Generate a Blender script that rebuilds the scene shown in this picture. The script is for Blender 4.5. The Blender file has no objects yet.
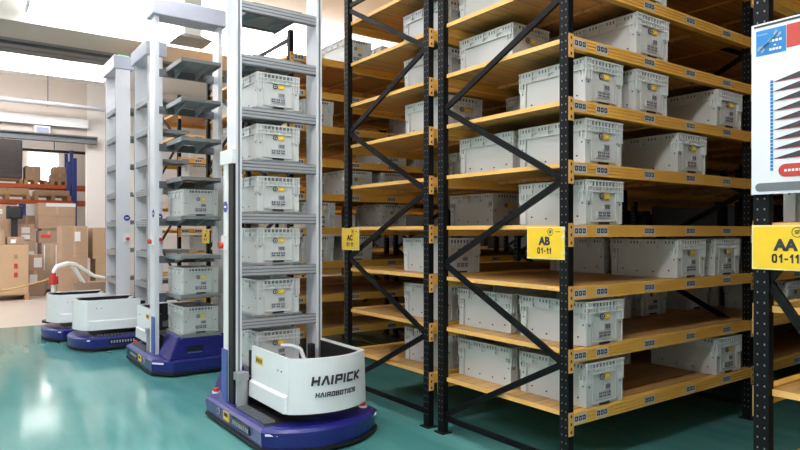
import bpy, math, random
from mathutils import Vector, Matrix
random.seed(7)
sc = bpy.context.scene
COL = sc.collection
PI = math.pi

# ------------------------------------------------------------------ materials
def lin(c):
    return tuple(((v/255.0)/12.92 if v/255.0 <= .04045 else ((v/255.0+.055)/1.055)**2.4) for v in c) + (1.0,)

def mat(name, rgb, rough=.5, metal=0.0, var=.10, scale=6.0, spec=.5, stretch=(1, 1, 1), bump=0.0, coat=0.0):
    m = bpy.data.materials.new(name); m.use_nodes = True
    nt = m.node_tree; b = nt.nodes['Principled BSDF']
    b.inputs['Roughness'].default_value = rough
    b.inputs['Metallic'].default_value = metal
    b.inputs['Specular IOR Level'].default_value = spec
    b.inputs['Coat Weight'].default_value = coat
    c = lin(rgb)
    tc = nt.nodes.new('ShaderNodeTexCoord')
    mp = nt.nodes.new('ShaderNodeMapping'); mp.inputs['Scale'].default_value = stretch
    nz = nt.nodes.new('ShaderNodeTexNoise'); nz.inputs['Scale'].default_value = scale; nz.inputs['Detail'].default_value = 4
    mx = nt.nodes.new('ShaderNodeMix'); mx.data_type = 'RGBA'
    mx.inputs['A'].default_value = tuple(max(0, v*(1-var)) for v in c[:3]) + (1,)
    mx.inputs['B'].default_value = tuple(min(1, v*(1+var)) for v in c[:3]) + (1,)
    nt.links.new(tc.outputs['Object'], mp.inputs['Vector'])
    nt.links.new(mp.outputs['Vector'], nz.inputs['Vector'])
    nt.links.new(nz.outputs['Fac'], mx.inputs['Factor'])
    nt.links.new(mx.outputs['Result'], b.inputs['Base Color'])
    if bump:
        bp = nt.nodes.new('ShaderNodeBump'); bp.inputs['Strength'].default_value = bump; bp.inputs['Distance'].default_value = .01
        nt.links.new(nz.outputs['Fac'], bp.inputs['Height']); nt.links.new(bp.outputs['Normal'], b.inputs['Normal'])
    return m

def emit(name, rgb, strength):
    m = bpy.data.materials.new(name); m.use_nodes = True
    nt = m.node_tree; nt.nodes.clear()
    e = nt.nodes.new('ShaderNodeEmission'); e.inputs['Color'].default_value = lin(rgb); e.inputs['Strength'].default_value = strength
    o = nt.nodes.new('ShaderNodeOutputMaterial'); nt.links.new(e.outputs[0], o.inputs[0])
    return m

M = dict(
    tote=mat('tote_plastic', (204, 206, 204), .38, var=.04, scale=3),
    tote_rim=mat('tote_rim_plastic', (211, 213, 211), .42, var=.05, scale=5),
    dark=mat('dark_plastic', (38, 39, 42), .5),
    steel=mat('black_painted_steel', (10, 10, 12), .55, var=.15, spec=.22),
    printed=mat('label_print', (92, 92, 100), .6),
    edge=mat('board_edge_strip', (240, 186, 104), .45, var=.05),
    rung=mat('rung_aluminium', (176, 178, 182), .35, metal=.2, var=.04),
    slot_shade=mat('rim_slot_shade', (112, 114, 116), .6),  # grey stands for the shade inside the rim gaps
    hole_light=mat('punched_hole_light', (128, 130, 130), .5),  # pale tone paints the light seen through the holes
    beam=mat('orange_beam_paint', (238, 184, 86), .42, var=.08, scale=4),
    plate=mat('connector_paint', (224, 170, 92), .45),
    tag=mat('location_tag', (196, 196, 200), .5, var=.03),
    ink=mat('tag_print', (52, 50, 58), .6),
    alu=mat('anodised_aluminium', (222, 223, 228), .35, metal=.05, var=.04, stretch=(1, 1, .2)),
    aludark=mat('aluminium_groove', (120, 123, 128), .4, metal=.4),
    tray=mat('tray_steel', (140, 143, 145), .42, metal=.1, var=.08),
    shell=mat('white_shell', (238, 239, 240), .28, var=.02, coat=.3),
    blue=mat('indigo_body', (33, 33, 118), .32, var=.06, coat=.3),
    bluelight=mat('blue_cover', (70, 92, 165), .4),
    black=mat('black_rubber', (18, 18, 20), .6),
    cap=mat('cap_lavender_grey', (180, 182, 195), .4, var=.04),
    yellow=mat('yellow_sign', (246, 204, 48), .4, var=.06, scale=9),
    signborder=mat('sign_edge', (240, 226, 160), .4),
    sticker=mat('yellow_sticker', (236, 200, 60), .45),
    white=mat('white_paint', (236, 236, 234), .5, var=.03),
    red=mat('red_plastic', (214, 66, 58), .4),
    badge=mat('badge_blue', (58, 70, 150), .4),
    grey=mat('grey_plastic', (150, 152, 154), .5),
    card=mat('cardboard', (182, 154, 128), .75, var=.10, scale=5),
    cardpale=mat('pale_cardboard', (196, 166, 132), .75, var=.08, scale=4),
    cardshade=mat('brown_cardboard', (164, 138, 116), .7, var=.12, scale=5),
    film=mat('wrapped_cardboard', (176, 158, 136), .28, var=.25, scale=9, bump=.4),
    blackfilm=mat('black_stretch_film', (86, 84, 88), .28, var=.5, scale=5, stretch=(1, 1, 5), bump=.5),
    palwood=mat('pallet_wood', (186, 150, 108), .8, var=.2, scale=8),
    prblue=mat('blue_upright_paint', (52, 72, 150), .45),
    prorange=mat('orange_pallet_beam', (200, 96, 58), .5),
    rope=mat('orange_rope', (224, 176, 108), .6),
    duct=mat('dark_duct', (112, 116, 120), .5, var=.1),
    galv=mat('galvanised_pipe', (196, 198, 202), .35, metal=.4),
    concrete=mat('beam_concrete', (196, 190, 182), .8, var=.05, scale=2),
    poster=mat('poster_white', (232, 232, 236), .35, var=.03),
    pblue=mat('poster_blue', (38, 128, 196), .4, var=.06),
    pred=mat('poster_red', (196, 66, 56), .4, var=.08),
    pgrey=mat('poster_grey', (112, 116, 122), .4),
    pdark=mat('poster_dark', (58, 58, 62), .4),
    psilver=mat('poster_silver', (150, 172, 190), .4),
    panel=mat('display_panel', (40, 42, 60), .25),
    tube=emit('lamp_diffuser', (253, 251, 255), 18.0),
    tube2=emit('lamp_diffuser_warm', (255, 248, 244), 22.0),
    glare=emit('glare_glow', (255, 252, 246), 7.0),  # glow of the added glare panel
    green=emit('green_indicator', (60, 230, 150), 1.4),
    led=emit('white_indicator', (225, 228, 255), .8),
)

def wood(name, rgb, var, rough):
    m = bpy.data.materials.new(name); m.use_nodes = True
    nt = m.node_tree; b = nt.nodes['Principled BSDF']; b.inputs['Roughness'].default_value = rough
    tc = nt.nodes.new('ShaderNodeTexCoord')
    mp = nt.nodes.new('ShaderNodeMapping'); mp.inputs['Scale'].default_value = (.6, 9, 9)
    nz = nt.nodes.new('ShaderNodeTexNoise'); nz.inputs['Scale'].default_value = 2.2; nz.inputs['Detail'].default_value = 6
    rp = nt.nodes.new('ShaderNodeValToRGB')
    c = lin(rgb)
    rp.color_ramp.elements[0].position = .3; rp.color_ramp.elements[1].position = .72
    rp.color_ramp.elements[0].color = tuple(v*(1-var) for v in c[:3]) + (1,)
    rp.color_ramp.elements[1].color = tuple(min(1, v*(1+var)) for v in c[:3]) + (1,)
    br = nt.nodes.new('ShaderNodeTexBrick')
    br.inputs['Scale'].default_value = 1; br.inputs['Brick Width'].default_value = 1.18; br.inputs['Row Height'].default_value = .155
    br.inputs['Mortar Size'].default_value = .004
    br.inputs['Color1'].default_value = (1, 1, 1, 1); br.inputs['Color2'].default_value = (.84, .84, .84, 1); br.inputs['Mortar'].default_value = (.35, .35, .35, 1)
    mu = nt.nodes.new('ShaderNodeMix'); mu.data_type = 'RGBA'; mu.blend_type = 'MULTIPLY'; mu.inputs['Factor'].default_value = 1
    nt.links.new(tc.outputs['Object'], mp.inputs['Vector']); nt.links.new(mp.outputs['Vector'], nz.inputs['Vector'])
    nt.links.new(tc.outputs['Object'], br.inputs['Vector'])
    nt.links.new(nz.outputs['Fac'], rp.inputs['Fac']); nt.links.new(rp.outputs['Color'], mu.inputs['A']); nt.links.new(br.outputs['Color'], mu.inputs['B'])
    nt.links.new(mu.outputs['Result'], b.inputs['Base Color'])
    return m
M['deck'] = wood('shelf_board', (203, 156, 94), .20, .45)

def floor_mat():
    m = bpy.data.materials.new('teal_epoxy_floor'); m.use_nodes = True
    nt = m.node_tree; b = nt.nodes['Principled BSDF']
    tc = nt.nodes.new('ShaderNodeTexCoord')
    n1 = nt.nodes.new('ShaderNodeTexNoise'); n1.inputs['Scale'].default_value = .9; n1.inputs['Detail'].default_value = 5
    mp = nt.nodes.new('ShaderNodeMapping'); mp.inputs['Scale'].default_value = (2.2, .25, 1); mp.inputs['Rotation'].default_value = (0, 0, .25)
    n2 = nt.nodes.new('ShaderNodeTexNoise'); n2.inputs['Scale'].default_value = 2.5; n2.inputs['Detail'].default_value = 3
    ad = nt.nodes.new('ShaderNodeMath'); ad.operation = 'ADD'
    mu = nt.nodes.new('ShaderNodeMath'); mu.operation = 'MULTIPLY'; mu.inputs[1].default_value = .5
    rp = nt.nodes.new('ShaderNodeValToRGB')
    rp.color_ramp.elements[0].position = .35; rp.color_ramp.elements[1].position = .68
    rp.color_ramp.elements[0].color = lin((76, 140, 138)); rp.color_ramp.elements[1].color = lin((106, 165, 160))
    nt.links.new(tc.outputs['Object'], n1.inputs['Vector']); nt.links.new(tc.outputs['Object'], mp.inputs['Vector'])
    nt.links.new(mp.outputs['Vector'], n2.inputs['Vector'])
    nt.links.new(n1.outputs['Fac'], ad.inputs[0]); nt.links.new(n2.outputs['Fac'], ad.inputs[1]); nt.links.new(ad.outputs[0], mu.inputs[0])
    nt.links.new(mu.outputs[0], rp.inputs['Fac']); nt.links.new(rp.outputs['Color'], b.inputs['Base Color'])
    rr = nt.nodes.new('ShaderNodeMapRange'); rr.inputs['To Min'].default_value = .06; rr.inputs['To Max'].default_value = .16
    nt.links.new(n1.outputs['Fac'], rr.inputs['Value']); nt.links.new(rr.outputs[0], b.inputs['Roughness'])
    bp = nt.nodes.new('ShaderNodeBump'); bp.inputs['Strength'].default_value = .05; bp.inputs['Distance'].default_value = .02
    nt.links.new(n2.outputs['Fac'], bp.inputs['Height']); nt.links.new(bp.outputs['Normal'], b.inputs['Normal'])
    return m
M['floor'] = floor_mat()
M['floor2'] = mat('beige_floor', (206, 194, 182), .3, var=.06, scale=2)
M['ceil'] = mat('ceiling_paint', (244, 243, 240), .85, var=.02, scale=1)
M['wall'] = mat('wall_paint', (232, 226, 220), .8, var=.03, scale=1)
M['wallshade'] = mat('wall_shade_grey', (74, 76, 78), .8, var=.03, scale=1)  # dark tone stands in for the shade behind the racks
M['wallbeige'] = mat('wall_beige_paint', (206, 194, 182), .8, var=.03, scale=1)

# ------------------------------------------------------------------ mesh helpers
class MB:
    def __init__(s):
        s.v = []; s.f = []; s.mi = []; s.m = 0
    def add(s, vs, fs):
        b = len(s.v); s.v += [tuple(v) for v in vs]
        for f in fs:
            s.f.append(tuple(b+i for i in f)); s.mi.append(s.m)
        return s
    def box(s, x0, x1, y0, y1, z0, z1):
        return s.add([(x0, y0, z0), (x1, y0, z0), (x1, y1, z0), (x0, y1, z0), (x0, y0, z1), (x1, y0, z1), (x1, y1, z1), (x0, y1, z1)],
                     [(0, 3, 2, 1), (4, 5, 6, 7), (0, 1, 5, 4), (1, 2, 6, 5), (2, 3, 7, 6), (3, 0, 4, 7)])
    def frustum(s, a, za, b, zb):           # a, b = (x0,x1,y0,y1)
        return s.add([(a[0], a[2], za), (a[1], a[2], za), (a[1], a[3], za), (a[0], a[3], za), (b[0], b[2], zb), (b[1], b[2], zb), (b[1], b[3], zb), (b[0], b[3], zb)],
                     [(0, 3, 2, 1), (4, 5, 6, 7), (0, 1, 5, 4), (1, 2, 6, 5), (2, 3, 7, 6), (3, 0, 4, 7)])
    def bar(s, p, q, w, h, up=(0, 0, 1)):
        p = Vector(p); q = Vector(q); d = (q-p).normalized(); u = Vector(up)
        if abs(d.dot(u)) > .98: u = Vector((1, 0, 0))
        a = d.cross(u).normalized()*(w/2); c = a.cross(d).normalized()*(h/2)
        vs = [p-a-c, p+a-c, p+a+c, p-a+c, q-a-c, q+a-c, q+a+c, q-a+c]
        return s.add(vs, [(0, 3, 2, 1), (4, 5, 6, 7), (0, 1, 5, 4), (1, 2, 6, 5), (2, 3, 7, 6), (3, 0, 4, 7)])
    def cyl(s, p, q, r, n=16, r2=None):
        p = Vector(p); q = Vector(q); d = (q-p).normalized(); u = Vector((0, 0, 1)) if abs(d.z) < .9 else Vector((1, 0, 0))
        a = d.cross(u).normalized(); c = a.cross(d); r2 = r if r2 is None else r2
        vs = [p+(a*math.cos(2*PI*i/n)+c*math.sin(2*PI*i/n))*r for i in range(n)]+[q+(a*math.cos(2*PI*i/n)+c*math.sin(2*PI*i/n))*r2 for i in range(n)]
        fs = [(i, (i+1) % n, n+(i+1) % n, n+i) for i in range(n)]+[tuple(range(n-1, -1, -1)), tuple(range(n, 2*n))]
        return s.add(vs, fs)
    def prism(s, pts, z0, z1, pts2=None):
        n = len(pts); pts2 = pts2 or pts
        vs = [(x, y, z0) for x, y in pts]+[(x, y, z1) for x, y in pts2]
        return s.add(vs, [tuple(range(n-1, -1, -1)), tuple(range(n, 2*n))]+[(i, (i+1) % n, n+(i+1) % n, n+i) for i in range(n)])
    def tube(s, pts, r, n=8):
        for a, b in zip(pts, pts[1:]): s.cyl(a, b, r, n)
        return s
    def mesh(s, name, mats):
        me = bpy.data.meshes.new(name); me.from_pydata(s.v, [], s.f)
        for m in mats: me.materials.append(m)
        for p, i in zip(me.polygons, s.mi): p.material_index = i
        me.update()
        return me

def link(name, me, parent=None, loc=(0, 0, 0), rotz=0):
    o = bpy.data.objects.new(name, me); COL.objects.link(o)
    o.location = loc; o.rotation_euler = (0, 0, rotz)
    if parent is not None: o.parent = parent
    return o
def obj(name, mb, mats, parent=None, bevel=0, loc=(0, 0, 0), rotz=0, segs=2, smooth=False):
    if not isinstance(mats, (list, tuple)): mats = [mats]
    o = link(name, mb.mesh(name, mats), parent, loc, rotz)
    if smooth:
        for p in o.data.polygons: p.use_smooth = True
    if bevel:
        b = o.modifiers.new('bevel', 'BEVEL'); b.width = bevel; b.segments = segs; b.limit_method = 'ANGLE'; b.angle_limit = .6
    return o
def tag(o, label, cat, group=None):
    o['label'] = label; o['category'] = cat
    if group: o['group'] = group
    return o
def thing(name, label, cat, loc=(0, 0, 0), rotz=0, group=None):
    o = bpy.data.objects.new(name, None); COL.objects.link(o); o.empty_display_size = .1
    o.location = loc; o.rotation_euler = (0, 0, rotz)
    return tag(o, label, cat, group)
def struct(o):
    o['kind'] = 'structure'; return o
def copy_tree(o, parent=None):
    c = o.copy(); COL.objects.link(c)
    if parent is not None: c.parent = parent
    for ch in list(o.children): copy_tree(ch, c)
    return c

FONT_CACHE = {}
def text_mesh(txt, size, bold=.0, shear=0.0, depth=.001):
    cu = bpy.data.curves.new('lettering', 'FONT'); cu.body = txt; cu.size = size; cu.offset = bold; cu.shear = shear
    cu.align_x = 'CENTER'; cu.align_y = 'CENTER'; cu.extrude = depth; cu.resolution_u = 3
    t = bpy.data.objects.new('tmp', cu); COL.objects.link(t)
    dg = bpy.context.evaluated_depsgraph_get(); dg.update()
    me = bpy.data.meshes.new_from_object(t.evaluated_get(dg))
    bpy.data.objects.remove(t); bpy.data.curves.remove(cu)
    return me

STROKES = {
    '0': [[(.15, 0), (0, .2), (0, .8), (.15, 1), (.55, 1), (.7, .8), (.7, .2), (.55, 0), (.15, 0)]],
    '1': [[(.05, .72), (.4, 1), (.4, 0)]],
    '-': [[(.1, .42), (.5, .42)]],
    'H': [[(0, 0), (0, 1)], [(.8, 0), (.8, 1)], [(0, .5), (.8, .5)]],
    'A': [[(0, 0), (.36, 1), (.48, 1), (.84, 0)]],
    'I': [[(0, 0), (0, 1)]],
    'P': [[(0, 0), (0, 1), (.8, 1), (.8, .42), (0, .42)]],
    'C': [[(.8, 1), (0, 1), (0, 0), (.8, 0)]],
    'K': [[(0, 0), (0, 1)], [(.8, 1), (.14, .5), (.8, 0)]],
    'R': [[(0, 0), (0, 1), (.8, 1), (.8, .42), (0, .42)], [(.36, .42), (.82, 0)]],
    'O': [[(0, 0), (0, 1), (.8, 1), (.8, 0), (0, 0)]],
    'B': [[(0, 0), (0, 1), (.74, 1), (.74, .54), (.8, .46), (.8, 0), (0, 0)], [(0, .5), (.76, .5)]],
    'T': [[(0, 1), (.8, 1)], [(.4, 0), (.4, 1)]],
    'S': [[(.8, 1), (0, 1), (0, .5), (.8, .5), (.8, 0), (0, 0)]],
}
def stroke_text(txt, height, width, t, fmap, shear=.16):
    """thick block letters; fmap maps (s, z, d) on the sign surface to space"""
    adv = [({'I': .26, '1': .7, '-': .75}.get(c, 1.0)) + .30 for c in txt]; total = sum(adv)-.30
    kx = width/total; mb = MB(); x = 0
    for c, a in zip(txt, adv):
        for line in STROKES[c]:
            for i, ((x0, y0), (x1, y1)) in enumerate(zip(line, line[1:])):
                p = Vector(((x+x0+.1)*kx+shear*y0*height, y0*height)); q = Vector(((x+x1+.1)*kx+shear*y1*height, y1*height))
                d = (q-p).normalized(); n = Vector((-d.y, d.x))*t/2; p = p-d*t*.45; q = q+d*t*.45
                vs = []
                for (uu, dd) in ((p, n), (q, n)):
                    for sg in (-1, 1):
                        for off in (0, .0025):
                            w = uu+dd*sg; vs.append(fmap(w.x, w.y, off))
                mb.add(vs, [(1, 3, 7, 5), (0, 4, 6, 2), (0, 1, 5, 4), (2, 6, 7, 3), (0, 2, 3, 1), (4, 5, 7, 6)])
        x += a
    return mb

# ------------------------------------------------------------------ camera
cd = bpy.data.cameras.new('camera'); cam = bpy.data.objects.new('camera', cd); COL.objects.link(cam)
cam.location = (0, 0, 1.6); cam.rotation_euler = (PI/2, 0, math.radians(-35.75))
cd.sensor_width = 36; cd.lens = 28.44; cd.shift_y = .0075; cd.clip_end = 100
sc.camera = cam
sc.view_settings.view_transform = 'Standard'; sc.view_settings.look = 'None'
sc.view_settings.gamma = 1; sc.view_settings.use_curve_mapping = False
sc.view_settings.exposure = 0.1
w = bpy.data.worlds.new('world'); sc.world = w; w.use_nodes = True
w.node_tree.nodes['Background'].inputs[0].default_value = (.8, .85, .9, 1); w.node_tree.nodes['Background'].inputs[1].default_value = .05

# ------------------------------------------------------------------ the room
CZ = 5.3
struct(obj('floor', MB().box(-6, 10.8, -4, 12.3, -.1, 0), M['floor']))
struct(obj('floor_beyond', MB().box(-6, 10.8, 12.3, 27, -.1, 0), M['floor2']))
struct(obj('ceiling', MB().box(-6, 10.8, -4, 27, CZ, CZ+.1), M['ceil']))
mb = MB().box(2.9, 10.8, 17.5, 17.75, 0, CZ); mb.m = 1; mb.box(-6, 2.9, 17.5, 17.75, 3.92, CZ)
struct(obj('wall_back', mb, [M['wall'], M['wallbeige']]))
struct(obj('wall_far', MB().box(-6, 10.8, 27, 27.2, 0, CZ), M['wall']))
struct(obj('wall_right', MB().box(10.8, 11, -4, 27.2, 0, CZ), M['wallshade']))  # darkened and drawn in to keep light out of the racks
struct(obj('wall_left', MB().box(-6.2, -6, -4, 27.2, 0, CZ), M['wall']))
struct(obj('wall_front', MB().box(-6.2, 11, -4.2, -4, 0, CZ), M['wall']))
struct(obj('trim_1', MB().box(-6, 3.1, 17.3, 17.5, 3.78, 3.95).box(-6, 3.1, 17.22, 17.3, 3.92, 3.95), M['duct']))
struct(obj('trim_2', MB().box(-6, 2.9, 17.36, 17.5, 4.16, 4.38), M['white']))
struct(obj('trim_3', MB().box(-6, 10.8, 11.05, 12.05, 4.75, CZ), M['concrete']))
# dark cable trays along the ceiling
d = thing('cable_tray', 'dark grey bundle of cable trays running under the ceiling beam', 'cable tray', (0, 0, 0))
for i, (y0, y1, z0, z1) in enumerate(((12.1, 12.45, 4.80, 5.0), (12.5, 12.75, 4.76, 4.88), (12.8, 13.05, 4.76, 4.88), (13.1, 13.3, 4.80, 4.90))):
    obj('tray_channel', MB().box(-6, 10.7, y0, y1, z0, z1), M['duct'], d)
mb = MB()
for x in range(-5, 10, 2): mb.box(x, x+.04, 12.3, 12.34, 4.9, CZ-.005).box(x, x+.04, 12.95, 12.99, 4.85, CZ-.005)
obj('hanger_strap', mb, M['duct'], d)
p = thing('conduit_pipe', 'horizontal galvanised pipe on thin rods high on the back wall', 'pipe', (0, 0, 0))
obj('pipe', MB().cyl((-6, 16.8, 4.58), (7, 16.8, 4.58), .055, 12), M['galv'], p, smooth=False)
for x in (-4, -1.5, .95, 1.95, 4.4): obj('hanger_rod', MB().cyl((x, 16.8, 4.5), (x, 16.8, CZ-.003), .012, 8), M['duct'], p)
l = thing('emergency_light', 'small white emergency lamp under the pale wall ledge', 'emergency light', (1.9, 17.34, 4.03))
obj('body', MB().box(-.17, .17, 0, .15, -.06, .1), M['white'], l); obj('lens', MB().box(-.13, .13, -.012, 0, -.05, .06), M['led'], l)
d = thing('air_diffuser', 'white ceiling duct ending in a flared grey square plate', 'air diffuser', (2.92, 9.3, 4.36))
obj('duct', MB().box(-.12, .12, -.12, .12, .08, .935), M['white'], d)
obj('flared_plate', MB().frustum((-.25, .25, -.25, .25), .0, (-.13, .13, -.13, .13), .08), M['grey'], d)

def ceiling_light(x0, x1, y, wd, z, label, m):
    t = thing('ceiling_light', label, 'ceiling light', ((x0+x1)/2, y, z), 0, 'long ceiling lights')
    L = (x1-x0)/2
    obj('housing', MB().box(-L-.03, L+.03, -.05, .05, .07, .14).box(-L-.03, -L, -wd/2, wd/2, 0, .07).box(L, L+.03, -wd/2, wd/2, 0, .07), M['white'], t)
    obj('diffuser', MB().box(-L, L, -wd/2, wd/2, 0, .07), m, t)
    for x in (-L*.8, 0, L*.8): obj('hanger_rod', MB().cyl((x, 0, .14), (x, 0, CZ-z-.004), .012, 8), M['galv'], t)
for x0, x1, y, wd, z, lab, m in (
    (1.0, 9.0, 10.72, .45, 4.87, 'long bright ceiling light beside the concrete ceiling beam', 'tube'),
    (-5, 2.9, 15.2, .55, 4.96, 'long glowing strip in place of lit ceiling beyond the dark cable trays', 'tube'),  # glow added where the lit ceiling reads as a white strip
    (-3.5, 2.4, 7.0, .3, 4.9, 'long ceiling light above the robot lane at mid length', 'tube'),
    (-4, 2.6, 3.4, .3, 4.9, 'long ceiling light above the first robot', 'tube'),
    (-3, 2.8, .5, .5, 4.9, 'long ceiling light over the near end of the robot lane', 'tube'),
    (-4, 3, 20.0, .12, 4.9, 'long ceiling light in the store room behind the lintel', 'tube2'),
    (-4, 3.2, 24.5, .10, 4.75, 'long ceiling light beside the bright rear glare panel', 'tube2')):
    ceiling_light(x0, x1, y, wd, z, lab, M[m])
struct(obj('glare_panel_1', MB().box(2.5, 3.45, 26.96, 26.995, 3.4, 4.5), M['glare']))  # glowing panel added for the white glare on the far wall

# ------------------------------------------------------------------ totes
def tote_meshes():
    b = MB()   # body : hollow tapered shell
    W, L, H = .40, .60, .31
    o0 = (-.176, .176, -.276, .276); o1 = (-.186, .186, -.287, .287)
    i0 = (-.168, .168, -.268, .268); i1 = (-.180, .180, -.281, .281)
    def ring(r, z): return [(r[0], r[2], z), (r[1], r[2], z), (r[1], r[3], z), (r[0], r[3], z)]
    vs = ring(o0, 0)+ring(o1, .30)+ring(i1, .30)+ring(i0, .012)
    fs = [(0, 3, 2, 1)]
    for k in (0, 4, 8):
        for i in range(4): fs.append((k+i, k+(i+1) % 4, k+4+(i+1) % 4, k+4+i))
    fs.append((12, 13, 14, 15)); b.add(vs, fs)
    # end wall : raised frame, stepped corner ribs
    for sy in (-1, 1):
        y = sy*.284
        for sx in (-1, 1):
            b.box(min(sx*.150, sx*.192), max(sx*.150, sx*.192), min(y, y-sy*.03), max(y+sy*.006, y-sy*.03), 0.004, .17)
            b.box(min(sx*.120, sx*.131), max(sx*.120, sx*.131), min(y, y+sy*.006), max(y, y+sy*.006), .03, .235)
        b.box(-.131, .131, min(y-sy*.006, y+sy*.006), max(y-sy*.006, y+sy*.006), .022, .034)
    for sx in (-1, 1):      # long wall end posts
        x = sx*.186
        for sy in (-1, 1):
            b.box(min(x, x+sx*.008), max(x, x+sx*.008), min(sy*.235, sy*.288), max(sy*.235, sy*.288), .006, .19)
    b.m = 1
    for sx in (-1, 1):
        for y, z in ((-.21, .06), (-.08, .045), (.06, .045), (.19, .06), (-.262, .15), (.262, .15)):
            xx = sx*(.1945 if abs(y) > .25 else .1815)
            b.cyl((xx-sx*.004, y, z), (xx+sx*.001, y, z), .006, 8)
    for sy in (-1, 1):
        for x in (-.165, .165): b.cyl((x, sy*.288, .145), (x, sy*.2915, .145), .006, 8)
        b.box(-.05, .05, min(sy*.280, sy*.2905), max(sy*.280, sy*.2905), .006, .02)
    body = b.mesh('tote_body', [M['tote'], M['dark']])
    r = MB()
    def flange(z0, z1, out, inn):
        r.box(-.2+out, .2-out, -.3+out, -.3+out+inn, z0, z1); r.box(-.2+out, .2-out, .3-out-inn, .3-out, z0, z1)
        r.box(-.2+out, -.2+out+inn, -.3+out+inn, .3-out-inn, z0, z1); r.box(.2-out-inn, .2-out, -.3+out+inn, .3-out-inn, z0, z1)
    flange(.300, .31, 0, .022); flange(.262, .270, .001, .016); flange(.228, .236, .003, .014)
    n = 16
    for sx in (-1, 1):
        for g in range(4):
            yc = -.225+.15*g
            r.box(min(sx*.187, sx*.1965), max(sx*.187, sx*.1965), yc-.052, yc+.052, .236, .30)
            r.m = 1
            for k in range(3):
                y = yc-.028+.028*k
                r.box(min(sx*.1965, sx*.1972), max(sx*.1965, sx*.1972), y-.006, y+.006, .274, .296)
            r.m = 0
        for sy in (-1, 1):          # corner gussets reaching down
            for k in range(3):
                y = sy*(.291-.028*k)
                r.box(min(sx*.183, sx*.198), max(sx*.183, sx*.198), y-.004, y+.004, .165, .302)
                x = sx*(.191-.026*k)
                r.box(x-.004, x+.004, min(sy*.284, sy*.298), max(sy*.284, sy*.298), .165, .302)
    for sy in (-1, 1):
        r.m = 1
        r.box(-.125, .125, min(sy*.287, sy*.2885), max(sy*.287, sy*.2885), .272, .299)  # grey panel paints the shade in the gaps between the ribs
        r.m = 0
        for k in range(7):
            x = -.105+.035*k
            r.box(x-.003, x+.003, min(sy*.286, sy*.299), max(sy*.286, sy*.299), .228, .302)
    rim = r.mesh('tote_rim', [M['tote_rim'], M['slot_shade']])
    y = -.2875
    bd = MB().cyl((-.03, y, .2), (-.03, y-.0045, .2), .0215, 16); bd.m = 1; bd.cyl((-.03, y-.0045, .2), (-.03, y-.005, .2), .014, 12)
    bd.m = 0; bd.cyl((-.03, y-.005, .2), (-.03, y-.0056, .2), .008, 10)
    badge = bd.mesh('badge', [M['ink'], M['tote']])
    yt = MB().prism([(.0, .181), (.048, .181), (.06, .2), (.048, .219), (.0, .219), (-.004, .2)], 0, .0045)
    yt.v = [(a, y-c, bz) for a, bz, c in yt.v]; yt.f = [tuple(reversed(f)) for f in yt.f]
    yt.m = 1; yt.box(.018, .042, y-.0052, y-.0045, .196, .206)
    yl = yt.mesh('yellow_tag', [M['sticker'], M['signborder']])
    bl = MB().box(-.002, .062, y-.002, y+.004, .108, .15); bl.m = 1
    for k in range(7): bl.box(.003+.008*k, .007+.008*k+.0015*(k % 3), y-.003, y-.002, .112, .142)
    barcode = bl.mesh('barcode_label', [M['tag'], M['printed']])
    nl = MB().box(-.066, .066, y-.001, y+.008, .052, .098); nl.m = 1
    for k in range(3):
        x = -.06+.043*k
        nl.box(x, x+.034, y-.002, y-.001, .058, .07); nl.box(x, x+.012, y-.002, y-.001, .074, .092); nl.box(x+.018, x+.034, y-.002, y-.001, .076, .092)
    number = nl.mesh('number_label', [M['tag'], M['printed']])
    return body, rim, badge, yl, barcode, number
TM = tote_meshes()
for me in TM: me.transform(Matrix.Diagonal((1, 1, .95, 1)))
def make_tote(loc, rotz, label, group, detail=True):
    t = thing('tote', label, 'tote', loc, rotz, group)
    link('body', TM[0], t); link('rim', TM[1], t)
    if detail:
        link('badge', TM[2], t); link('yellow_tag', TM[3], t); link('barcode_label', TM[4], t); link('number_label', TM[5], t)
    return t

# ------------------------------------------------------------------ shelving racks
BAY = 2.36; X0 = 3.215; ORD = ['', 'lowest', 'second', 'third', 'fourth', 'fifth', 'sixth', 'seventh', 'eighth', 'ninth']
COLX = (3.58, 4.12, 4.66, 5.20)
mesh_cache = {}
def cached(key, fn):
    if key not in mesh_cache: mesh_cache[key] = fn()
    return mesh_cache[key]
RH = 3.9
def upright_mesh():
    b = MB().box(-.025, .025, -.035, -.030, 0, RH).box(-.025, .025, .030, .035, 0, RH).box(-.025, -.020, -.03, .03, 0, RH).box(.012, .025, -.03, -.018, 0, RH).box(.012, .025, .018, .03, 0, RH)
    b.box(-.05, .05, -.055, .055, 0, .008)
    b.m = 1  # pale plates: light through the punched holes, put into their colour
    z = .1
    while z < RH-.05:
        for s in (-1, 1):
            b.box(-.0256, -.025, s*.016-.003, s*.016+.003, z, z+.009)
        z += .05
    return b.mesh('upright', [M['steel'], M['hole_light']])
def beam_mesh(L):
    def fn():
        b = MB().box(0, L, -.0185, .0185, -.04, .04)
        for k in range(4): b.box(0, L, -.0265, -.018, -.040+.0215*k, -.0245+.0215*k); b.box(0, L, .018, .0265, -.040+.0215*k, -.0245+.0215*k)
        return b.mesh('beam', [M['beam']])
    return cached(('beam', L), fn)
def connector_mesh():
    def fn():
        b = MB().box(-.025, .025, -.003, 0, -.10, .05)
        b.m = 1
        for k in range(3): b.box(-.007, .007, -.0036, -.003, -.085+.05*k, -.066+.05*k)
        return b.mesh('connector', [M['plate'], M['dark']])
    return cached('conn', fn)
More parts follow.
